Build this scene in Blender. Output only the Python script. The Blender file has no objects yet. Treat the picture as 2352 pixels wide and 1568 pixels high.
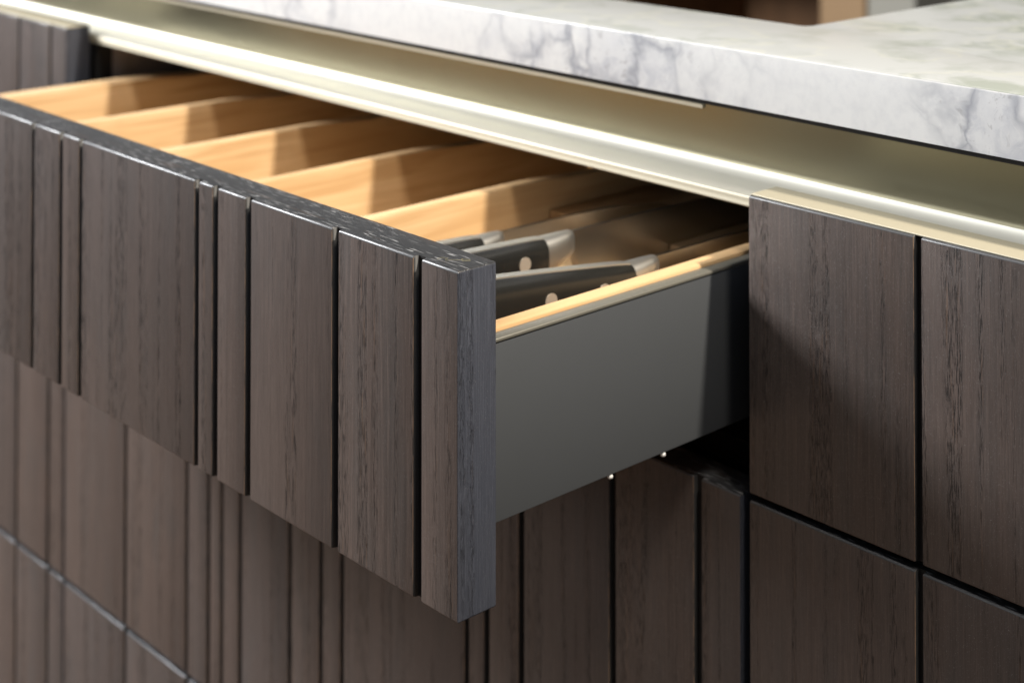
import bpy, bmesh, math, random
from mathutils import Vector, Matrix
random.seed(7)
S = bpy.context.scene
COL = S.collection

# ------------------------------------------------------------------ camera
F_PX, W_PX = 3681.05, 2352.0
yaw, pitch = math.radians(-47.59094), math.radians(1.18296)
f0 = Vector((math.sin(yaw), math.cos(yaw), 0)); up0 = Vector((0, 0, 1))
fw = f0 * math.cos(pitch) + up0 * math.sin(pitch)
up = up0 * math.cos(pitch) - f0 * math.sin(pitch)
rt = fw.cross(up)
cam_d = bpy.data.cameras.new('camera')
cam = bpy.data.objects.new('camera', cam_d); COL.objects.link(cam)
M = Matrix((rt, up, -fw)).transposed().to_4x4()
M.translation = Vector((0.52093, -0.444806, 0.208705))
cam.matrix_world = M
cam_d.sensor_width = 36.0
cam_d.lens = F_PX / W_PX * 36.0
cam_d.shift_y = -(784.0 + 581.58) / W_PX
cam_d.clip_start = 0.02; cam_d.clip_end = 60
cam_d.dof.use_dof = True
cam_d.dof.focus_distance = (Vector((-0.03, 0.0, -0.05)) - M.translation).dot(fw)
cam_d.dof.aperture_fstop = 9.0
S.camera = cam

# ------------------------------------------------------------------ world and lamps
wd = bpy.data.worlds.new('World'); S.world = wd; wd.use_nodes = True
wn = wd.node_tree.nodes; wl = wd.node_tree.links
wbg = wn['Background']
tc = wn.new('ShaderNodeTexCoord'); sx = wn.new('ShaderNodeSeparateXYZ')
mr = wn.new('ShaderNodeMapRange'); mr.inputs[1].default_value = -0.6; mr.inputs[2].default_value = 0.8
cr = wn.new('ShaderNodeMix'); cr.data_type = 'RGBA'
cr.inputs[6].default_value = (0.16, 0.15, 0.145, 1)       # floor side of the room
cr.inputs[7].default_value = (0.86, 0.92, 1.0, 1)      # ceiling side of the room
wl.new(tc.outputs['Generated'], sx.inputs[0]); wl.new(sx.outputs[2], mr.inputs[0])
wl.new(mr.outputs[0], cr.inputs[0]); wl.new(cr.outputs[2], wbg.inputs[0])
wbg.inputs[1].default_value = 0.31

def spot(name, target, travel, dist, power, color, radius, size=50):
    d = bpy.data.lights.new(name, 'SPOT'); d.energy = power; d.color = color
    d.shadow_soft_size = radius; d.spot_size = math.radians(size); d.spot_blend = 0.6
    o = bpy.data.objects.new(name, d); COL.objects.link(o)
    t = Vector(travel).normalized()
    o.location = Vector(target) - t * dist
    o.rotation_euler = t.to_track_quat('-Z', 'Y').to_euler()
    return o
def area(name, target, travel, dist, power, color, sx_, sy_):
    d = bpy.data.lights.new(name, 'AREA'); d.energy = power; d.color = color
    d.shape = 'RECTANGLE'; d.size = sx_; d.size_y = sy_
    o = bpy.data.objects.new(name, d); COL.objects.link(o)
    t = Vector(travel).normalized()
    o.location = Vector(target) - t * dist
    o.rotation_euler = t.to_track_quat('-Z', 'Y').to_euler()
    return o
spot('ceiling_spot', (-0.3, 0.15, -0.05), (-0.95, -0.14, -1.0), 2.2, 305, (1.0, 0.90, 0.76), 0.045)
spot('second_ceiling_spot', (-0.3, 0.15, -0.05), (-0.75, 0.20, -1.0), 2.2, 80, (1.0, 0.90, 0.78), 0.16)
area('side_light', (-0.1, 0.1, -0.1), (0.85, 0.42, -0.44), 2.4, 102, (0.97, 0.98, 1.0), 0.6, 0.6)  # unseen soft lamp, direction taken from the slanting shadow
area('front_fill_light', (-0.1, 0.1, -0.1), (0.60, 0.78, -0.20), 4.0, 28, (0.95, 0.97, 1.0), 2.4, 0.9)  # unseen fill lamp, added for the channel's shine and the fronts

S.view_settings.view_transform = 'Standard'
S.view_settings.look = 'None'
S.view_settings.exposure = 0.0
S.view_settings.gamma = 1.0

# ------------------------------------------------------------------ node helpers
class NT:
    def __init__(s, name):
        m = bpy.data.materials.new(name); m.use_nodes = True
        s.m = m; s.t = m.node_tree; s.b = s.t.nodes['Principled BSDF']
    def n(s, typ, **kw):
        o = s.t.nodes.new(typ)
        for k, v in kw.items(): setattr(o, k, v)
        return o
    def set(s, node, key, v):
        if hasattr(v, 'bl_idname') or isinstance(v, bpy.types.NodeSocket): s.t.links.new(v, node.inputs[key])
        else: node.inputs[key].default_value = v
    def coords(s, scale, random_amt=0.0, off=(0, 0, 0)):
        tc = s.n('ShaderNodeTexCoord'); mp = s.n('ShaderNodeMapping')
        src = tc.outputs['Object']
        if random_amt:
            oi = s.n('ShaderNodeObjectInfo'); vm = s.n('ShaderNodeVectorMath', operation='MULTIPLY_ADD')
            s.t.links.new(oi.outputs['Random'], vm.inputs[0]); vm.inputs[1].default_value = (random_amt, random_amt * .7, random_amt * 1.3)
            s.t.links.new(src, vm.inputs[2]); src = vm.outputs[0]
        s.t.links.new(src, mp.inputs[0]); mp.inputs['Scale'].default_value = scale; mp.inputs['Location'].default_value = off
        return mp.outputs[0]
    def noise(s, vec, scale=1.0, detail=2.0, rough=0.5, dist=0.0):
        o = s.n('ShaderNodeTexNoise'); s.t.links.new(vec, o.inputs['Vector'])
        o.inputs['Scale'].default_value = scale; o.inputs['Detail'].default_value = detail
        o.inputs['Roughness'].default_value = rough; o.inputs['Distortion'].default_value = dist
        return o.outputs['Fac']
    def ramp(s, fac, stops, interp='LINEAR'):
        o = s.n('ShaderNodeValToRGB'); s.t.links.new(fac, o.inputs[0]); e = o.color_ramp.elements
        o.color_ramp.interpolation = interp
        while len(e) < len(stops): e.new(0.5)
        for k, (p, c) in enumerate(stops):
            e[k].position = p; e[k].color = c if hasattr(c, '__len__') else (c, c, c, 1)
        return o.outputs[0]
    def mix(s, a, b, fac, mode='MIX'):
        o = s.n('ShaderNodeMix', data_type='RGBA', blend_type=mode)
        for k, v in ((0, fac), (6, a), (7, b)):
            if isinstance(v, bpy.types.NodeSocket): s.t.links.new(v, o.inputs[k])
            else: o.inputs[k].default_value = v
        return o.outputs[2]
    def math(s, op, a, b=0.0, c=None):
        o = s.n('ShaderNodeMath', operation=op)
        for k, v in enumerate((a, b) if c is None else (a, b, c)):
            if isinstance(v, bpy.types.NodeSocket): s.t.links.new(v, o.inputs[k])
            else: o.inputs[k].default_value = v
        return o.outputs[0]
    def bump(s, h, dist, strength=1.0):
        o = s.n('ShaderNodeBump'); s.t.links.new(h, o.inputs['Height'])
        o.inputs['Distance'].default_value = dist; o.inputs['Strength'].default_value = strength
        s.t.links.new(o.outputs[0], s.b.inputs['Normal'])
    def out(s, color=None, rough=None, metal=0.0, spec=0.5, coat=0.0):
        for k, v in (('Base Color', color), ('Roughness', rough)):
            if v is None: continue
            if isinstance(v, bpy.types.NodeSocket): s.t.links.new(v, s.b.inputs[k])
            else: s.b.inputs[k].default_value = v
        s.b.inputs['Metallic'].default_value = metal
        s.b.inputs['Specular IOR Level'].default_value = spec
        s.b.inputs['Coat Weight'].default_value = coat
        s.b.inputs['Coat Roughness'].default_value = 0.3
        return s.m

def C(r, g, b): return (r, g, b, 1)

# ------------------------------------------------------------------ materials
def stained_oak(name, axis, rnd, base, warm, grey, pore_dark=True, sparkle=0.0, rough=0.42, bump=0.00010, spec=0.38, streak=1.0):
    """dark stained open-pore oak; axis = direction of the grain"""
    k = NT(name)
    def sc(along, across):
        v = [across] * 3; v['XYZ'.index(axis)] = along; return tuple(v)
    broad = k.noise(k.coords(sc(1.6, 34), rnd), 1, 3, 0.55, 0.6)
    mid = k.noise(k.coords(sc(9, 720), rnd, (3, 1, 2)), 1, 4, 0.6, 0.25)
    fine = k.noise(k.coords(sc(26, 1500), rnd, (7, 9, 5)), 1, 3, 0.6)
    blot = k.noise(k.coords(sc(14, 60), rnd, (1, 7, 5)), 1, 3, 0.55)
    grit = k.noise(k.coords((2600, 2600, 2600), rnd), 1, 1, 0.5)
    c = k.mix(base, warm, k.ramp(broad, [(0.30, 0), (0.70, 1)]))
    c = k.mix(c, grey, k.ramp(blot, [(0.45, 0), (0.70, 0.6)]))
    c = k.mix(c, C(*[x * 0.60 for x in base[:3]]), k.ramp(mid, [(0.48, 0), (0.66, 0.5 * streak)]))
    c = k.mix(c, C(*[min(1, x * 1.7) for x in warm[:3]]), k.ramp(fine, [(0.50, 0), (0.70, 0.55)]))
    if rnd:
        oi = k.n('ShaderNodeObjectInfo')
        r1 = k.math('FRACT', k.math('MULTIPLY', oi.outputs['Random'], 7.31))
        c = k.mix(c, C(0.055, 0.052, 0.053), k.math('MULTIPLY', oi.outputs['Random'], 0.34))
        c = k.mix(c, C(0.115, 0.080, 0.064), k.math('MULTIPLY', r1, 0.20))
    # pores: short dark cracks gathered in bands of early wood
    band = k.ramp(k.noise(k.coords(sc(1.6, 120), rnd, (4, 4, 4)), 1, 2, 0.5, 0.7), [(0.52, 0), (0.62, 1)])
    pn = k.noise(k.coords(sc(120, 1900), rnd, (2, 6, 8)), 1, 3, 0.65)
    pore = k.math('MULTIPLY', k.ramp(pn, [(0.51, 0), (0.58, 1)]), k.math('MULTIPLY_ADD', band, 0.85, 0.15))
    c = k.mix(c, C(0.008, 0.007, 0.007), k.math('MULTIPLY', pore, 0.85 if pore_dark else 0.35))
    # ruddy worn fibre here and there
    wf = k.math('MULTIPLY', k.ramp(k.noise(k.coords(sc(30, 900), rnd, (9, 2, 1)), 1, 2, 0.5), [(0.60, 0), (0.68, 1)]), 0.35 * streak)
    c = k.mix(c, C(0.16, 0.095, 0.06), k.math('MULTIPLY', wf, band))
    g2 = k.ramp(grit, [(0.68, 0), (0.76, 1)])
    c = k.mix(c, C(0.30, 0.29, 0.29), k.math('MULTIPLY', g2, 0.55))
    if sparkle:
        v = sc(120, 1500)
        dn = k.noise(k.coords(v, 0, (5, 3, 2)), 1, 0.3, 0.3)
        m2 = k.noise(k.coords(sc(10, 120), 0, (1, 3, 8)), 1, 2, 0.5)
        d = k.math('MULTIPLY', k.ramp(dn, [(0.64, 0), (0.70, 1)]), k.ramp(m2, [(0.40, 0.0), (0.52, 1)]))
        c = k.mix(c, C(0.34, 0.35, 0.365), k.math('MULTIPLY', d, sparkle))  # pale dashes: glints of the pores painted into the base colour
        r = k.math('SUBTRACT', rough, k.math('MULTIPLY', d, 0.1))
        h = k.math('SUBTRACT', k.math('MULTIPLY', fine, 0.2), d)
    else:
        r = k.math('ADD', rough - 0.06, k.math('MULTIPLY', fine, 0.12))
        h = k.math('SUBTRACT', k.math('MULTIPLY_ADD', fine, 0.45, k.math('MULTIPLY', mid, 0.3)), k.math('MULTIPLY', pore, 1.2))
    k.bump(h, bump, 1.0)
    return k.out(c, r, 0, spec)

DB, DW, DG = C(0.080, 0.062, 0.054), C(0.093, 0.067, 0.056), C(0.068, 0.063, 0.060)
m_face = stained_oak('stained_oak_face', 'Z', 11.0, DB, DW, DG)
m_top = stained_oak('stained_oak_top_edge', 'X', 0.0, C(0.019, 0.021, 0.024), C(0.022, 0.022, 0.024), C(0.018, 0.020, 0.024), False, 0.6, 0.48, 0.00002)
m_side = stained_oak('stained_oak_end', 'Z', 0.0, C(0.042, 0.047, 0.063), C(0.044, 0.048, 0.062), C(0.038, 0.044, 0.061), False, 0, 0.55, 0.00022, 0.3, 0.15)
def worn():
    k = NT('worn_oak_arris')
    n = k.noise(k.coords((60, 60, 55), 9.0), 1, 3, 0.6)
    c = k.mix(C(0.045, 0.040, 0.038), C(0.40, 0.25, 0.15), k.ramp(n, [(0.40, 0.1), (0.58, 0.9)]))
    return k.out(c, 0.55)
m_worn = worn()
def arris():
    k = NT('polished_top_arris')
    n = k.noise(k.coords((500, 2500, 2500)), 1, 3, 0.6)
    k.bump(n, 0.00006, 0.8)
    return k.out(k.mix(C(0.05, 0.052, 0.056), C(0.08, 0.082, 0.088), n), 0.36, 0, 0.5, 0.0)
m_arris = arris()
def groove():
    k = NT('groove_floor')
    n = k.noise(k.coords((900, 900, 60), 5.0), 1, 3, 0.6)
    return k.out(k.mix(C(0.010, 0.009, 0.009), C(0.020, 0.018, 0.017), n), 0.6, 0, 0.3)  # near-black tone on the groove floor
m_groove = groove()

def natural_oak():
    k = NT('natural_oak')
    broad = k.noise(k.coords((30, 5, 34), 5.0), 1, 3, 0.55, 0.8)
    fib = k.noise(k.coords((700, 18, 700), 5.0), 1, 4, 0.6)
    wave = k.noise(k.coords((95, 7, 120), 5.0, (2, 2, 2)), 1, 3, 0.55, 0.6)
    c = k.mix(C(0.64, 0.45, 0.255), C(0.52, 0.335, 0.165), k.ramp(broad, [(0.35, 0), (0.68, 1)]))
    c = k.mix(c, C(0.47, 0.29, 0.135), k.ramp(wave, [(0.48, 0), (0.64, 0.85)]))
    c = k.mix(c, C(0.42, 0.25, 0.115), k.ramp(fib, [(0.54, 0), (0.72, 0.45)]))
    k.bump(fib, 0.00008, 0.7)
    return k.out(c, 0.5, 0, 0.4)
m_oak = natural_oak()
def marble():
    k = NT('white_marble')
    tc = k.coords((1, 1, 1))
    def warp(vec, scale, amt, det=4):
        w = k.n('ShaderNodeTexNoise'); k.t.links.new(vec, w.inputs['Vector']); w.inputs['Scale'].default_value = scale; w.inputs['Detail'].default_value = det
        sb = k.n('ShaderNodeVectorMath', operation='SUBTRACT'); k.t.links.new(w.outputs['Color'], sb.inputs[0]); sb.inputs[1].default_value = (0.5, 0.5, 0.5)
        vm = k.n('ShaderNodeVectorMath', operation='MULTIPLY_ADD'); k.t.links.new(sb.outputs[0], vm.inputs[0]); vm.inputs[1].default_value = (amt,) * 3; k.t.links.new(vec, vm.inputs[2])
        return vm.outputs[0]
    wv = warp(warp(tc, 22, 0.05, 3), 90, 0.012, 4)
    mp = k.n('ShaderNodeMapping'); k.t.links.new(wv, mp.inputs[0]); mp.inputs['Rotation'].default_value = (0.2, 0.45, 0.3); mp.inputs['Scale'].default_value = (34, 20, 18)
    vo = k.n('ShaderNodeTexVoronoi', feature='DISTANCE_TO_EDGE'); k.t.links.new(mp.outputs[0], vo.inputs['Vector']); vo.inputs['Scale'].default_value = 1.0
    vc = k.n('ShaderNodeTexVoronoi', feature='F1'); k.t.links.new(mp.outputs[0], vc.inputs['Vector']); vc.inputs['Scale'].default_value = 1.0
    cell = k.n('ShaderNodeSeparateXYZ'); k.t.links.new(vc.outputs['Color'], cell.inputs[0])
    wid = k.noise(tc, 60, 3, 0.6)
    dist = k.math('DIVIDE', vo.outputs['Distance'], k.math('MULTIPLY_ADD', wid, 3.2, -0.9))
    edge = k.ramp(dist, [(0.0, 1), (0.05, 0.65), (0.16, 0.12), (0.34, 0)])
    # veined zones of this slab: a broken band, a faint one and a dark one near the right end
    sx_ = k.n('ShaderNodeSeparateXYZ'); k.t.links.new(warp(tc, 14, 0.05, 2), sx_.inputs[0])
    def zone(c, w): return k.ramp(k.math('DIVIDE', k.math('ABSOLUTE', k.math('SUBTRACT', sx_.outputs[0], c)), w), [(0.35, 1), (1.0, 0)])
    z = k.math('MAXIMUM', k.math('MAXIMUM', zone(-0.120, 0.125), k.math('MULTIPLY', zone(-0.42, 0.07), 0.55)), k.math('MULTIPLY', zone(0.135, 0.05), 1.0))
    area_ = k.math('MULTIPLY', k.math('ADD', z, 0.07), k.ramp(k.noise(tc, 26, 3, 0.6), [(0.34, 0.15), (0.56, 1)]))
    cloud = k.ramp(k.noise(wv, 42, 6, 0.66), [(0.46, 0), (0.64, 1)])
    mott = k.noise(tc, 160, 5, 0.65)
    c = k.mix(C(0.67, 0.67, 0.655), C(0.57, 0.572, 0.575), k.ramp(mott, [(0.45, 0), (0.75, 0.7)]))
    fill = k.math('MULTIPLY', k.ramp(cell.outputs[0], [(0.55, 0), (0.62, 1)]), k.math('MULTIPLY_ADD', cloud, 0.5, 0.3))
    c = k.mix(c, C(0.43, 0.44, 0.475), k.math('MULTIPLY', fill, area_))
    c = k.mix(c, C(0.44, 0.45, 0.475), k.math('MULTIPLY', k.math('MULTIPLY', cloud, area_), 0.6))
    c = k.mix(c, C(0.31, 0.318, 0.345), k.math('MULTIPLY', edge, k.math('MULTIPLY', area_, 0.95)))
    spot_ = k.ramp(k.noise(wv, 210, 3, 0.6), [(0.60, 0), (0.70, 1)])
    c = k.mix(c, C(0.30, 0.29, 0.29), k.math('MULTIPLY', k.math('MULTIPLY', spot_, area_), 0.5))
    return k.out(c, 0.28, 0, 0.5)
m_marble = marble()
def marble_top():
    k = NT('marble_top_darkened')
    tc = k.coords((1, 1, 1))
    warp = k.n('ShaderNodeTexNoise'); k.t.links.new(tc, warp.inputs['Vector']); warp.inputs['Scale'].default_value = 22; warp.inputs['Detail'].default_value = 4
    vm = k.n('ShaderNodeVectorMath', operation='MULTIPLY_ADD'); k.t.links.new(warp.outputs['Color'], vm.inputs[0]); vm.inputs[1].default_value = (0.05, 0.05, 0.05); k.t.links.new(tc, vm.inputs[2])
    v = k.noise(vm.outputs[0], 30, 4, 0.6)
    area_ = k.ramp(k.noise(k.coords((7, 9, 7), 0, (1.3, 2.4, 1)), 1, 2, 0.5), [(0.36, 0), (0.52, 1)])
    c = k.mix(C(0.35, 0.365, 0.37), C(0.20, 0.225, 0.19), k.math('MULTIPLY', k.ramp(v, [(0.46, 0), (0.62, 0.7)]), area_))  # top darkened in colour to offset the strong spot falling on it
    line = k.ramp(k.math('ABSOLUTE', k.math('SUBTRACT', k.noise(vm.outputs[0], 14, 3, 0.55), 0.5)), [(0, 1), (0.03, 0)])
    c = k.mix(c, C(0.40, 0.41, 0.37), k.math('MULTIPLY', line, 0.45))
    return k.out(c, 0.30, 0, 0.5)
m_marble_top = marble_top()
def gold(nm, ca, cb, r0, met):
    k = NT(nm)
    n = k.noise(k.coords((6, 500, 500)), 1, 3, 0.5)
    s = k.noise(k.coords((9, 9, 9)), 1, 3, 0.5)
    c = k.mix(C(*ca), C(*cb), s)
    return k.out(c, k.math('MULTIPLY_ADD', n, 0.06, r0), met, 0.5)
m_gold = gold('champagne_anodised_aluminium', (0.215, 0.198, 0.132), (0.195, 0.18, 0.122), 0.33, 1.0)  # channel wall: darker copy of the metal, its shade put into the colour
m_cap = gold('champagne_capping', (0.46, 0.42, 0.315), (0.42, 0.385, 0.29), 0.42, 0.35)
m_gold_lit = gold('champagne_lit_shelf', (0.74, 0.72, 0.63), (0.70, 0.68, 0.60), 0.47, 0.4)  # pale copy of the channel metal, window shine put into the colour
def plain(name, col, rough, metal=0.0, spec=0.5, var=0.12, scale=60, bump=0.0):
    k = NT(name)
    n = k.noise(k.coords((scale,) * 3), 1, 4, 0.6)
    c = k.mix(C(*col), C(*[x * (1 - var) for x in col]), n)
    if bump: k.bump(k.noise(k.coords((2500,) * 3), 1, 2, 0.5), bump, 0.5)
    return k.out(c, rough, metal, spec)
m_metal = plain('anthracite_powder_coat', (0.059, 0.064, 0.070), 0.46, 0, 0.45, 0.08, 25, 0.00002)
m_gwall = plain('groove_wall_lit', (0.060, 0.060, 0.060), 0.55, 0, 0.4, 0.35, 400)  # room light on the groove walls, put in as a separate colour
m_rim = plain('satin_grey_rim', (0.17, 0.165, 0.14), 0.35, 0.3)
m_black = plain('black_carcass', (0.012, 0.012, 0.012), 0.6, 0, 0.3)
m_carc = plain('dark_carcass_laminate', (0.24, 0.21, 0.20), 0.5, 0, 0.4)
m_steel = plain('brushed_steel', (0.68, 0.665, 0.63), 0.42, 1.0)
m_blade = plain('polished_blade_steel', (0.66, 0.65, 0.63), 0.24, 1.0)
m_handle = plain('black_knife_handle', (0.013, 0.013, 0.012), 0.27, 0, 0.6)
m_rivet = plain('rivet_metal', (0.62, 0.54, 0.45), 0.35, 0.6)
m_plastic = plain('white_plastic', (0.7, 0.7, 0.7), 0.35)
m_lint = plain('yellow_lint', (0.42, 0.38, 0.20), 0.8)
m_brass = plain('brass', (0.75, 0.6, 0.32), 0.3, 1.0)
m_grey = plain('grey_paint', (0.50, 0.48, 0.41), 0.7, 0, 0.3)
m_wall = plain('grey_wall_plaster', (0.36, 0.35, 0.30), 0.85, 0, 0.2)
m_floor = plain('brown_floor', (0.16, 0.10, 0.06), 0.6, 0, 0.3, 0.3, 4)
def walnut():
    k = NT('walnut_shelf')
    n = k.noise(k.coords((20, 20, 3), 4), 1, 4, 0.6, 0.5)
    return k.out(k.mix(C(0.30, 0.16, 0.075), C(0.08, 0.04, 0.02), n), 0.5)
m_walnut = walnut()
m_edge = plain('pale_oak_lipping', (0.50, 0.32, 0.17), 0.5)

# ------------------------------------------------------------------ object helpers
def empty(name, loc, label, cat, group=None):
    o = bpy.data.objects.new(name, None); COL.objects.link(o); o.location = loc; o.empty_display_size = 0.02
    o['label'] = label; o['category'] = cat
    if group: o['group'] = group
    return o
def link(name, bm, mats, parent=None, smooth=None, label=None):
    me = bpy.data.meshes.new(name)
    bmesh.ops.recalc_face_normals(bm, faces=bm.faces[:])
    if smooth is not None:
        for f in bm.faces:
            n = f.normal; f.smooth = max(abs(n.x), abs(n.y), abs(n.z)) < 0.9995
    bm.to_mesh(me); bm.free()
    for m in (mats if isinstance(mats, (list, tuple)) else [mats]): me.materials.append(m)
    o = bpy.data.objects.new(name, me); COL.objects.link(o)
    if smooth: me.set_sharp_from_angle(angle=math.radians(smooth))
    if parent: o.parent = parent
    if label: o['label'] = label
    return o
def box(bm, x0, x1, y0, y1, z0, z1, bevel=0.0, seg=2, edges=None):
    vs = [bm.verts.new((x, y, z)) for x in (x0, x1) for y in (y0, y1) for z in (z0, z1)]
    F = [(0, 1, 3, 2), (4, 6, 7, 5), (0, 4, 5, 1), (2, 3, 7, 6), (0, 2, 6, 4), (1, 5, 7, 3)]
    fs = [bm.faces.new([vs[i] for i in f]) for f in F]
    bmesh.ops.recalc_face_normals(bm, faces=fs)
    if bevel:
        es = set(e for f in fs for e in f.edges)
        if edges: es = [e for e in es if edges((e.verts[0].co + e.verts[1].co) / 2, (e.verts[0].co - e.verts[1].co))]
        r = bmesh.ops.bevel(bm, geom=list(es), offset=bevel, segments=seg, affect='EDGES', profile=0.5)
    return bm
def nb(): return bmesh.new()

# stained fronts: board behind, one slat per strip between the routed grooves
T, GD = 0.0222, 0.0031
def stain_slots(bm, end_x=None):
    for f in bm.faces:
        n = f.normal; c = f.calc_center_median()
        if n.z > 0.15 and n.y < -0.15 and abs(n.x) < 0.3: f.material_index = 4
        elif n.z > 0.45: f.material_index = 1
        elif abs(n.x) > 0.80: f.material_index = 2
        elif n.x > 0.25 and n.y < -0.25 and abs(n.z) < 0.3: f.material_index = 3
        else: f.material_index = 0
def front(parent, w0, w1, z0, z1, grooves, r=0.0010, last_worn=False):
    """front spans local x w0..w1, face at y=0, back at y=T"""
    lo, hi = z0, z1
    bm = nb()
    def eb(m, d):
        ax = max(range(3), key=lambda i: abs(d[i]))
        fr = m.y < GD + 1e-5
        return not fr if ax != 1 else True
    box(bm, w0, w1, GD, T, lo, hi, r, 3, eb)
    bm.normal_update()
    for f in bm.faces:
        n = f.normal
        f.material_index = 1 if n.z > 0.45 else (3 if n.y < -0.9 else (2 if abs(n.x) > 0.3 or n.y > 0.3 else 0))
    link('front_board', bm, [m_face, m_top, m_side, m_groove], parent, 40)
    xs = [w0] + [g for ab in grooves for g in ab] + [w1]
    for a, b in zip(xs[0::2], xs[1::2]):
        bm = nb()
        ga, gb = (0.0 if a == w0 else 0.0003), (0.0 if b == w1 else 0.0003)
        A, B = a - ga, b + gb
        def es(m, d):
            ax = max(range(3), key=lambda i: abs(d[i]))
            return ax == 2 and m.y < 1e-5
        box(bm, A, B, 0, GD, lo, hi, 0.0004, 2, es)
        e2 = [e for e in bm.edges if abs(e.verts[0].co.z - e.verts[1].co.z) < 1e-7 and max(v.co.y for v in e.verts) < GD - 1e-6]
        if B > w1 - 1e-6:
            e2 += [e for e in bm.edges if abs(e.verts[0].co.z - e.verts[1].co.z) < 1e-7 and min(v.co.x for v in e.verts) > w1 - 1e-6]
        bmesh.ops.bevel(bm, geom=list(set(e2)), offset=r, segments=4, affect='EDGES', profile=0.5)
        kill = [f for f in bm.faces if all(abs(v.co.y - GD) < 1e-7 for v in f.verts)]
        bmesh.ops.delete(bm, geom=kill, context='FACES_ONLY')
        bm.normal_update(); stain_slots(bm)
        if abs(b - w1) < 1e-6:
            for f in bm.faces:
                if f.material_index == 3: f.material_index = 2
        else:
            for f in bm.faces:
                if f.material_index == 2 and f.normal.x > 0.8: f.material_index = 5
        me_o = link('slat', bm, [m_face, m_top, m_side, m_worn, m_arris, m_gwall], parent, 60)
        # recalc may flip open shells: make sure the face looks to -y
        me = me_o.data
        big = max(me.polygons, key=lambda p: p.area)
        if big.normal.y > 0: me.flip_normals()

D = 0.18975
ZT = -0.0003
GM = [(-0.6252, .0048), (-0.5332, .0048), (-0.5028, .0048), (-0.4849, .0046), (-0.4607, .0048), (-0.3992, .0044), (-0.3629, .0047), (-0.3392, .0046),
      (-0.2141, .0048), (-0.1960, .0054), (-0.1659, .0055), (-0.0928, .0055), (-0.0316, .0058)]
g_open = [(-0.6222 - .0024, -0.6222 + .0024), (-0.5302 - .0024, -0.5302 + .0024), (-0.4998 - .0024, -0.4998 + .0024), (-0.4819 - .0023, -0.4819 + .0023), (-0.4577 - .0024, -0.4577 + .0024),
          (-.3992, -.3951), (-.3632, -.3585), (-.3388, -.3343), (-.2117, -.2070), (-.1942, -.1886), (-.1637, -.1582), (-.0906, -.0851), (-.0303, -.0242)]
g_mid = [(c - w / 2, c + w / 2) for c, w in GM]
g_left = [(c - .0024, c + .0024) for c in (-1.12, -1.06, -0.99, -0.955, -0.925, -0.8700, -0.8190 + .0015, -0.7585 + .001)]
g_right = [(0.0990, 0.1034), (0.170, 0.1746), (0.232, 0.2366), (0.262, 0.2666), (0.341, 0.3456)]

# ------------------------------------------------------------------ the open drawer
dr = empty('open_drawer', (0, 0, 0), 'pulled out top drawer with grooved dark oak front, oak lining and grey metal side', 'drawer')
front(dr, -0.7270, 0.0, -0.148, 0.0, g_open, 0.0011)
# metal side walls
XR, XL, YB = -0.018, -0.700, 0.50
BMT, BMB = -0.0435, -0.1235
for nm, xo, xi in (('metal_side', XR, XR - 0.0065), ('metal_side', XL, XL + 0.0065)):
    bm = nb(); box(bm, min(xo, xi), max(xo, xi), T, YB, BMB, BMT, 0.0008, 2)
    link(nm, bm, m_metal, dr, 40)
bm = nb(); box(bm, -0.0247, XR + 0.0006, T + 0.0005, YB, BMT + 0.0001, BMT + 0.0021, 0.0007, 3); link('metal_rim', bm, m_rim, dr, 40)
bm = nb(); box(bm, XL + 0.0067, XR - 0.0067, T + 0.0005, YB, BMB + 0.006, BMB + 0.018); link('drawer_bottom', bm, m_oak, dr)
bm = nb(); box(bm, XL + 0.0067, XR - 0.0067, YB - 0.016, YB - 0.0005, BMB + 0.0182, BMT); link('drawer_back', bm, m_black, dr)
for y in (0.1125, 0.1500):
    bm = nb(); bmesh.ops.create_uvsphere(bm, u_segments=16, v_segments=10, radius=0.0014, matrix=Matrix.Translation((XR - 0.0015, y, BMB - 0.0012)))
    link('runner_pin', bm, m_plastic, dr, 60)

# oak insert: rails and dividers
tray = empty('cutlery_insert', (0, 0, 0), 'honey oak cutlery insert with tall cross dividers inside the open drawer', 'drawer insert')
def rail(name, xa, xb, ztop, zbot, y0, y1, drop=0.0026, lab=None):
    """board along y whose top edge steps down a little towards the back"""
    bm = nb(); r = 0.0012
    ys = [y0, 0.228, 0.24, 0.255, 0.27, 0.285, y1]
    fz = [0, 0, .12, .45, .8, 1, 1]
    rings = []
    for y, q in zip(ys, fz):
        zt = ztop - drop * q
        prof = [(xa, zbot), (xb, zbot), (xb, zt - r), (xb - r * .3, zt - r * .3), (xb - r, zt), (xa + r, zt), (xa + r * .3, zt - r * .3), (xa, zt - r)]
        rings.append([bm.verts.new((x, y, z)) for x, z in prof])
    for a, b in zip(rings, rings[1:]):
        for i in range(8): bm.faces.new((a[i], a[(i + 1) % 8], b[(i + 1) % 8], b[i]))
    bm.faces.new(rings[0][::-1]); bm.faces.new(rings[-1])
    return link(name, bm, m_oak, tray, 35, lab)
FL = BMB + 0.0185
rail('side_rail', -0.0345, -0.0250, -0.0400, FL, T + 0.001, 0.470)
for xr_ in (-0.2065, -0.3180, -0.4310, -0.5490):
    rail('divider', xr_ - 0.0095, xr_, -0.0400, FL, T + 0.001, 0.470)
rail('side_rail', -0.6930, -0.6715, -0.0400, FL, T + 0.001, 0.470)
bm = nb(); box(bm, -0.671, -0.0347, T + 0.001, T + 0.009, FL, -0.046, 0.0008, 2); link('front_rail', bm, m_oak, tray, 40)
bm = nb(); box(bm, -0.671, -0.0347, 0.4705, 0.4790, FL, -0.046, 0.0008, 2); link('back_rail', bm, m_oak, tray, 40)

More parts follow.
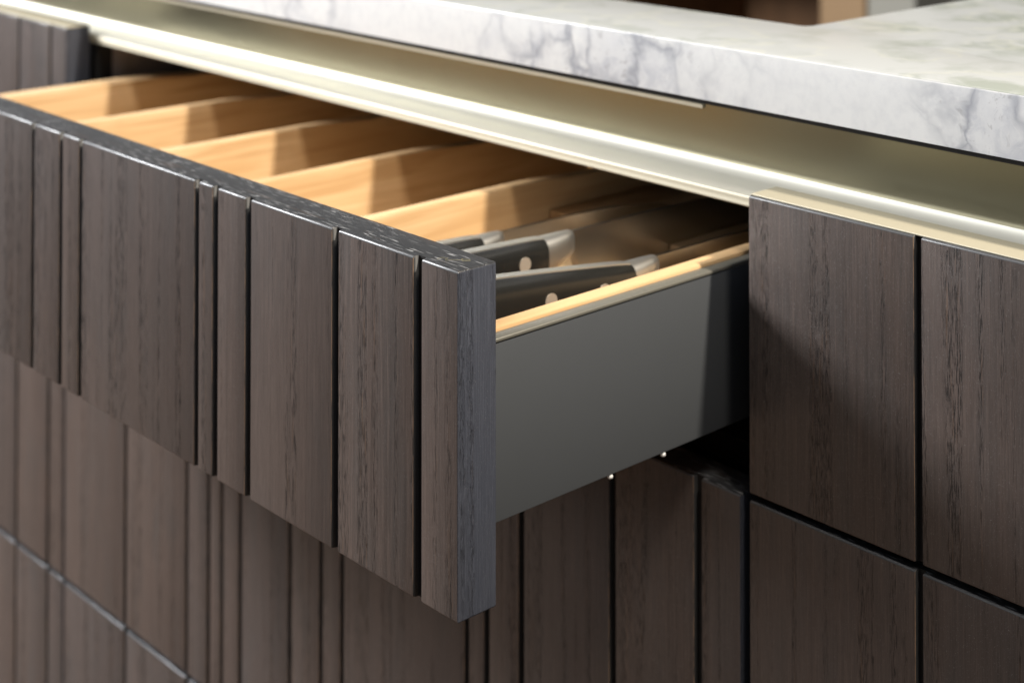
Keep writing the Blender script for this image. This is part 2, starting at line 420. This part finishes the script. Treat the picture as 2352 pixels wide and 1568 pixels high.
# knife block in the right compartment
blk = empty('knife_block', (-0.12, 0.25, FL), 'oak knife rest with a rounded scoop lying in the right compartment under the knives', 'knife block')
blk_o = Vector(blk.location)
def arc_board(x0, x1, y0, y1, z0, z1, arcs, mats, name):
    """flat board whose front edge (y0) is cut by round scoops"""
    pts = [(x1, y1), (x0, y1), (x0, y0)]
    for cx_, r_ in arcs:
        for i in range(19):
            a = math.pi - math.pi * i / 18
            pts.append((cx_ + r_ * math.cos(a), y0 + r_ * 0.85 * math.sin(a)))
    pts.append((x1, y0))
    bm = nb()
    lo = [bm.verts.new((x - blk_o.x, y - blk_o.y, z0 - blk_o.z)) for x, y in pts]
    hi = [bm.verts.new((x - blk_o.x, y - blk_o.y, z1 - blk_o.z)) for x, y in pts]
    n = len(pts)
    for i in range(n): bm.faces.new((lo[i], lo[(i + 1) % n], hi[(i + 1) % n], hi[i]))
    bm.faces.new(lo[::-1]); top = bm.faces.new(hi)
    bmesh.ops.triangulate(bm, faces=[f for f in bm.faces if len(f.verts) > 4])
    return link(name, bm, mats, blk)
arc_board(-0.2055, -0.0355, 0.176, 0.465, FL, -0.0680, [(-0.178, 0.014), (-0.133, 0.019), (-0.083, 0.022)], m_oak, 'base_board')
for xa, xb in ((-0.2055, -0.1535), (-0.1505, -0.1085), (-0.1055, -0.0625), (-0.0595, -0.0355)):
    bm = nb(); box(bm, xa - blk_o.x, xb - blk_o.x, 0.250 - blk_o.y, 0.440 - blk_o.y, -0.0675 - blk_o.z, -0.0590 - blk_o.z, 0.0015, 2)
    link('slotted_beam', bm, m_oak, blk, 40)

# ------------------------------------------------------------------ knives
def loft(sections, n=20, p=2.6):
    bm = nb(); rings = []
    for (x, y, zc, hw, hh) in sections:
        ring = []
        for i in range(n):
            a = 2 * math.pi * (i + .5) / n; ca, sa = math.cos(a), math.sin(a)
            ring.append(bm.verts.new((x + hw * math.copysign(abs(ca) ** (2 / p), ca), y, zc + hh * math.copysign(abs(sa) ** (2 / p), sa))))
        rings.append(ring)
    for a, b in zip(rings, rings[1:]):
        for i in range(n): bm.faces.new((a[i], a[(i + 1) % n], b[(i + 1) % n], b[i]))
    bm.faces.new(rings[0][::-1]); bm.faces.new(rings[-1])
    return bm
def knife(label, x, yb, ye, zb, ze, hb, he, bol, blade_len, blade_h, hw=0.0082, rivets=(0.18, 0.48, 0.80), xs=0.0, rr=0.0040):
    """handle from butt yb to end ye; spine heights zb, ze; handle heights hb, he"""
    k = empty('kitchen_knife', (x, ye, ze), label, 'knife', 'kitchen knives in the right compartment')
    sec = []
    for i in range(15):
        t = i / 14; y = yb + (ye - yb) * t
        zs = zb + (ze - zb) * t + 0.0004 * math.sin(math.pi * t)
        h = hb + (he - hb) * (t ** 0.8) - 0.0012 * math.sin(math.pi * t)
        q = 1.0
        if i == 0: q = 0.55
        elif i == 1: q = 0.9
        elif i == 14: q = 0.93
        sec.append((xs * (t - 1), y - ye, zs - h / 2 - ze, hw * q, h / 2 * (q if i < 2 else (0.97 if i == 14 else 1))))
    link('handle', loft(sec, 24, 3.2), m_handle, k, 50)
    # steel tang, widened to stand for the sheen on the handle top
    bm = nb(); rings = []
    for s in sec[1:]:
        zt = s[2] + s[4] + 0.00035
        rings.append([bm.verts.new((s[0] + dx, s[1], zz)) for dx, zz in ((-0.0034, zt - 0.003), (0.0034, zt - 0.003), (0.0030, zt), (-0.0030, zt))])
    for a, b in zip(rings, rings[1:]):
        for i in range(4): bm.faces.new((a[i], a[(i + 1) % 4], b[(i + 1) % 4], b[i]))
    bm.faces.new(rings[0][::-1]); bm.faces.new(rings[-1])
    link('tang_sheen', bm, m_steel, k)
    for t in rivets:
        i = t * 14; s0 = sec[int(i)]; s1 = sec[int(i) + 1]; f = i - int(i)
        yy = s0[1] + (s1[1] - s0[1]) * f; zz = s0[2] + (s1[2] - s0[2]) * f; xx = s0[0] + (s1[0] - s0[0]) * f
        bm = nb(); bmesh.ops.create_cone(bm, cap_ends=True, segments=24, radius1=rr, radius2=rr, depth=2 * hw + 0.0006,
                                         matrix=Matrix.Translation((xx, yy, zz)) @ Matrix.Rotation(math.pi / 2, 4, 'Y'))
        link('rivet', bm, m_rivet, k, 40)
    h1 = he * 0.5
    tp = lambda f: -he * f
    link('bolster', loft([(0, 0.0003, tp(.5), hw * .96, he * .485), (0, bol * .25, tp(.475), hw * .9, he * .46), (0, bol * .7, tp(.40), hw * .72, he * .385), (0, bol * .97, tp(.32), hw * .5, he * .30), (0, bol, tp(.32), hw * .40, he * .28)], 24, 3.0), m_steel, k, 50)
    bm = nb(); rings = []
    for t in (0, .05, .3, .6, .85, 1):
        y = bol + 0.0002 + blade_len * t; top = -0.001 - 0.004 * t * t - 0.012 * t ** 5; bot = -he * .85 - (blade_h - he * .85) * min(1, t * 20)
        if t > .5: bot = bot + (top - bot) * ((t - .5) / .5) ** 2.2 * 0.97
        rings.append([bm.verts.new((dx, y, zz)) for dx, zz in ((-0.0011, top), (0.0011, top), (0.0001, bot), (-0.0001, bot))])
    for a, b in zip(rings, rings[1:]):
        for i in range(4): bm.faces.new((a[i], a[(i + 1) % 4], b[(i + 1) % 4], b[i]))
    bm.faces.new(rings[0][::-1]); bm.faces.new(rings[-1])
    link('blade', bm, m_blade, k)
    return k
knife('black handled knife nearest the metal side, two rivets half hidden by oak rail', -0.0610, 0.046, 0.1675, -0.0284, -0.0432, 0.034, 0.0215, 0.022, 0.19, 0.030, 0.0080, (0.06, 0.49, 0.80), 0.0)
knife('black handled knife in the middle of the three, showing one large round rivet', -0.1060, 0.037, 0.1475, -0.0330, -0.0358, 0.026, 0.0205, 0.0235, 0.20, 0.036, 0.0080, (0.15, 0.50, 0.845), 0.004)
knife('black handled knife farthest from the metal side, its pale bolster just above the dark front', -0.1520, 0.040, 0.1430, -0.0415, -0.0440, 0.024, 0.018, 0.018, 0.16, 0.026, 0.0080, (0.15, 0.48), 0.004)

# small brass piece lying in the shade at the back
hk = empty('brass_pull', (-0.255, 0.345, -0.05), 'small brass hook in the dark back of the fourth compartment', 'hook')
bm = nb()
box(bm, -0.003, 0.003, -0.010, 0.010, -0.030, 0.006, 0.0015, 2)
link('stem', bm, m_brass, hk, 40)
bm = nb(); bmesh.ops.create_uvsphere(bm, u_segments=16, v_segments=10, radius=0.0065, matrix=Matrix.Translation((0, 0, 0.010))); link('knob', bm, m_brass, hk, 60)

# lint on the front's top edge, near its corner
pts = [(-.0155, .0052), (-.0150, .0072), (-.0140, .0088), (-.0125, .0090), (-.0120, .0070), (-.0110, .0062), (-.0095, .0085), (-.0078, .0110), (-.0062, .0132), (-.0048, .0146), (-.0036, .0140), (-.0040, .0122), (-.0055, .0112), (-.0070, .0118), (-.0078, .0135)]
bm = nb(); rings = []
pts = [(p[0] - 0.004, p[1] - 0.0005) for p in pts]
for i, (x, y) in enumerate(pts):
    q = pts[min(i + 1, len(pts) - 1)]; p0 = pts[max(i - 1, 0)]
    t = Vector((q[0] - p0[0], q[1] - p0[1], 0)).normalized(); s_ = Vector((-t.y, t.x, 0)); R = 0.00005
    c = Vector((x, y, 0.0003 + 0.0003 * math.sin(i * 1.3) ** 2))
    rings.append([bm.verts.new(c + (s_ * math.cos(a) + Vector((0, 0, 1)) * math.sin(a)) * R) for a in (0, 2.1, 4.2)])
for a, b in zip(rings, rings[1:]):
    for i in range(3): bm.faces.new((a[i], a[(i + 1) % 3], b[(i + 1) % 3], b[i]))
li = link('lint', bm, m_lint, None, 60)
li['label'] = 'tiny curled yellowish thread of lint lying on the drawer front corner'; li['category'] = 'lint'

# ------------------------------------------------------------------ closed drawers
def closed(label, w0, w1, z0, z1, gr, cat='drawer'):
    e = empty('closed_drawer', (0, D, 0), label, cat, 'closed drawers around the open one')
    front(e, w0, w1, z0, z1, gr, 0.0010)
    bm = nb(); box(bm, w0 + 0.018, w1 - 0.018, T + 0.0005, 0.30, z0 + 0.024, min(z1, -0.0003) - 0.045); link('drawer_box', bm, m_metal, e)
    return e
LX0, LX1 = -1.30, -0.7297
def added_capping(e, w0, w1):  # added strip, gives the closed front tops their sand-coloured band
    bm = nb(); box(bm, w0 + 0.0004, w1 - 0.0004, 0.0012, T - 0.0004, ZT + 0.0001, ZT + 0.0009, 0.0003, 2)
    link('added_capping', bm, m_cap, e, 40)
added_capping(closed('closed top drawer left of the open one, its thick end edge in view', LX0, LX1, -0.148, ZT, g_left), LX0, LX1)
closed('closed tall drawer in the middle row at the left edge of the photo', LX0, LX1, -0.4555, -0.1515, g_left)
closed('closed drawer in the bottom left corner, below the slanting gap', LX0, LX1, -0.780, -0.4590, g_left)
closed('closed tall drawer straight below the open drawer', -0.7270, -0.0032, -0.4555, -0.1515, g_mid)
closed('closed lowest drawer under the tall middle one, a mere strip at bottom left', -0.7270, -0.0032, -0.780, -0.4590, g_mid)
added_capping(closed('closed top drawer right of the open one with a shadow slanting across it', 0.0027, 0.60, -0.1485, ZT, g_right), 0.0027, 0.60)
closed('closed tall drawer at the bottom right corner under the shaded one', 0.0027, 0.60, -0.4555, -0.1520, g_right)

# ------------------------------------------------------------------ carcass
ca = empty('cabinet_carcass', (0, 0.25, -0.4), 'black cabinet carcass behind the drawer fronts', 'cabinet')
co = Vector(ca.location)
def cp(name, x0, x1, y0, y1, z0, z1, m, b=0.0004):
    bm = nb(); box(bm, x0 - co.x, x1 - co.x, y0 - co.y, y1 - co.y, z0 - co.z, z1 - co.z, b, 1); return link(name, bm, m, ca, 40)
YF = D + T + 0.003
cp('side_panel', -0.7365, -0.7205, YF + 0.014, 0.55, -0.80, -0.0145, m_carc)
cp('front_post', -0.7360, -0.7215, YF, YF + 0.0138, -0.80, -0.0145, m_black)
cp('edge_strip', -0.7204, -0.7180, YF + 0.017, YF + 0.026, -0.80, -0.016, m_carc)
cp('side_panel', -0.0075, 0.0085, YF, 0.55, -0.80, -0.0145, m_black)
cp('side_panel', -1.30, -1.284, YF, 0.55, -0.80, -0.0145, m_black)
cp('side_panel', 0.584, 0.60, YF, 0.55, -0.80, -0.0145, m_black)
cp('back_panel', -1.283, 0.583, 0.551, 0.56, -0.80, -0.0105, m_black)
cp('base_panel', -1.30, 0.60, YF, 0.55, -0.82, -0.801, m_black)
cp('rail', -0.7200, -0.0080, YF + 0.03, 0.29, -0.166, -0.1525, m_black)
cp('rail', -0.7200, -0.0080, 0.2515, 0.55, -0.0215, -0.0105, m_black)
cp('runner', -0.0160, -0.0080, YF + 0.002, 0.50, -0.1300, -0.1180, m_rim)
cp('runner', -0.7170, -0.7060, YF + 0.03, 0.50, -0.1300, -0.1180, m_rim)
for y, z in ((0.226, -0.112), (0.243, -0.108)):
    bm = nb(); bmesh.ops.create_uvsphere(bm, u_segments=12, v_segments=8, radius=0.0022, matrix=Matrix.Translation((-0.0075 - co.x, y - co.y, z - co.z))); link('screw_head', bm, m_steel, ca, 60)
cp('top_panel', -1.283, 0.583, 0.2504, 0.285, -0.0100, 0.0345, m_black)
cp('packer', -1.30, 0.60, 0.2145, 0.2500, 0.0345, 0.0376, m_black)

# ------------------------------------------------------------------ champagne grip profile
gp = empty('grip_profile', (0, 0.2, 0), 'long champagne gold metal finger channel running between the drawers and the marble', 'profile')
def extrude_x(name, prof, x0, x1, m, parent, origin=(0, 0.2, 0), smooth=35):
    bm = nb(); o = Vector(origin)
    a = [bm.verts.new((x0 - o.x, y - o.y, z - o.z)) for y, z in prof]
    b = [bm.verts.new((x1 - o.x, y - o.y, z - o.z)) for y, z in prof]
    n = len(prof)
    for i in range(n): bm.faces.new((a[i], a[(i + 1) % n], b[(i + 1) % n], b[i]))
    bm.faces.new(a[::-1]); bm.faces.new(b)
    return link(name, bm, m, parent, smooth)
Rf = 0.0075; yb_, zs = 0.2460, -0.0080
outer = [(yb_ - 3.4 * max(0, z - 0.008) ** 2, z) for z in [0.0340 - 0.0014 * i for i in range(24)]]
outer += [(yb_ - Rf + Rf * math.cos(a), zs + Rf - Rf * math.sin(a)) for a in [math.pi / 2 * i / 12 for i in range(13)]]
outer += [(0.2142, zs - 0.0001), (0.2132, zs - 0.0004), (0.2128, zs - 0.0010), (0.2127, zs - 0.0018)]
outer += [(0.2127, -0.0122), (0.2124, -0.0128), (0.2124, -0.0134), (0.2130, -0.0139), (0.2143, -0.0139), (0.2148, -0.0132), (0.2148, zs - 0.0030), (0.2155, zs - 0.0020)]
outer += [(yb_ + 0.0040, zs - 0.0020), (yb_ + 0.0040, 0.0340)]
ch = extrude_x('channel', outer, -1.30, 0.60, [m_gold, m_gold_lit, m_cap], gp)
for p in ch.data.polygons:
    if p.center.z < zs + 0.0042 and len(p.vertices) == 4: p.material_index = 2 if p.center.z < zs - 0.0005 else 1  # lit shelf and cream nose against the shaded wall, set by colour
st = [(0.2132, 0.0324), (0.2160, 0.0324), (0.2160, 0.0343), (0.2132, 0.0343)]
extrude_x('top_strip', st, -1.30, -0.0480, m_cap, gp, smooth=None)

# ------------------------------------------------------------------ marble worktop
ct = empty('marble_worktop', (0, 0.2105, 0.0378), 'thick white marble worktop with blue grey veins above the gold channel', 'worktop')
def slab():
    z0, z1 = 0.0378, 0.0678
    pts = [(-1.30, 0.2105), (0.62, 0.2105), (0.62, 0.80), (-0.044, 0.80), (-0.044, 0.2995), (-1.30, 0.2995)]
    bm = nb()
    lo = [bm.verts.new((x, y - 0.2105, z0 - 0.0378)) for x, y in pts]; hi = [bm.verts.new((x, y - 0.2105, z1 - 0.0378)) for x, y in pts]
    n = len(pts)
    for i in range(n): bm.faces.new((lo[i], lo[(i + 1) % n], hi[(i + 1) % n], hi[i]))
    bm.faces.new(lo[::-1]); bm.faces.new(hi)
    bmesh.ops.recalc_face_normals(bm, faces=bm.faces[:])
    es = [e for e in bm.edges if abs(e.verts[0].co.z - e.verts[1].co.z) < 1e-6 and e.verts[0].co.z > 0.01]
    v = [e for e in bm.edges if abs(e.verts[0].co.z - e.verts[1].co.z) > 1e-3 and abs(e.verts[0].co.x + 0.044) < 1e-5 and abs(e.verts[0].co.y - 0.0890) < 1e-5]
    bmesh.ops.bevel(bm, geom=v, offset=0.005, segments=5, affect='EDGES', profile=0.5)
    es = [e for e in bm.edges if abs(e.verts[0].co.z - e.verts[1].co.z) < 1e-6 and e.verts[0].co.z > 0.01]
    bmesh.ops.bevel(bm, geom=es, offset=0.0014, segments=3, affect='EDGES', profile=0.5)
    bmesh.ops.recalc_face_normals(bm, faces=bm.faces[:]); bm.normal_update()
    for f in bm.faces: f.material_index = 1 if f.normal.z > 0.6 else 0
    return bm
link('slab', slab(), [m_marble, m_marble_top], ct, 40)

# ------------------------------------------------------------------ room behind
def struct(name, x0, x1, y0, y1, z0, z1, m):
    bm = nb(); box(bm, x0, x1, y0, y1, z0, z1); o = link(name, bm, m); o['kind'] = 'structure'; return o
struct('floor', -8, 6, -5, 6, -0.95, -0.90, m_floor)
struct('wall', -8, 6, 3.4, 3.5, -0.90, 2.2, m_wall)
sh = empty('wall_cabinet', (-1.9, 2.3, -0.9), 'brown wood shelf cabinet far behind the worktop, out of focus', 'cabinet')
so = Vector(sh.location)
def sp(name, x0, x1, y0, y1, z0, z1, m):
    bm = nb(); box(bm, x0 - so.x, x1 - so.x, y0 - so.y, y1 - so.y, z0 - so.z, z1 - so.z, 0.003, 1); return link(name, bm, m, sh, 40)
sp('end_panel', -1.455, -1.345, 2.2, 2.7, -0.9, 0.6, m_edge)
sp('back_panel', -3.4, -1.456, 2.66, 2.7, -0.9, 0.6, m_walnut)
for z in (-0.88, -0.44, -0.20, 0.15): sp('shelf', -3.4, -1.456, 2.25, 2.659, z, z + 0.03, m_walnut)
for x in (-3.4, -2.55, -2.05): sp('upright', x, x + 0.03, 2.24, 2.655, -0.9, 0.6, m_walnut)
pn = empty('grey_panel', (-1.2, 2.2, -0.9), 'pale grey upright panel beside the brown cabinet in the background', 'panel')
bm = nb(); box(bm, -0.14, -0.03, 0, 0.3, 0, 1.5, 0.003, 1); link('board', bm, m_grey, pn, 40)
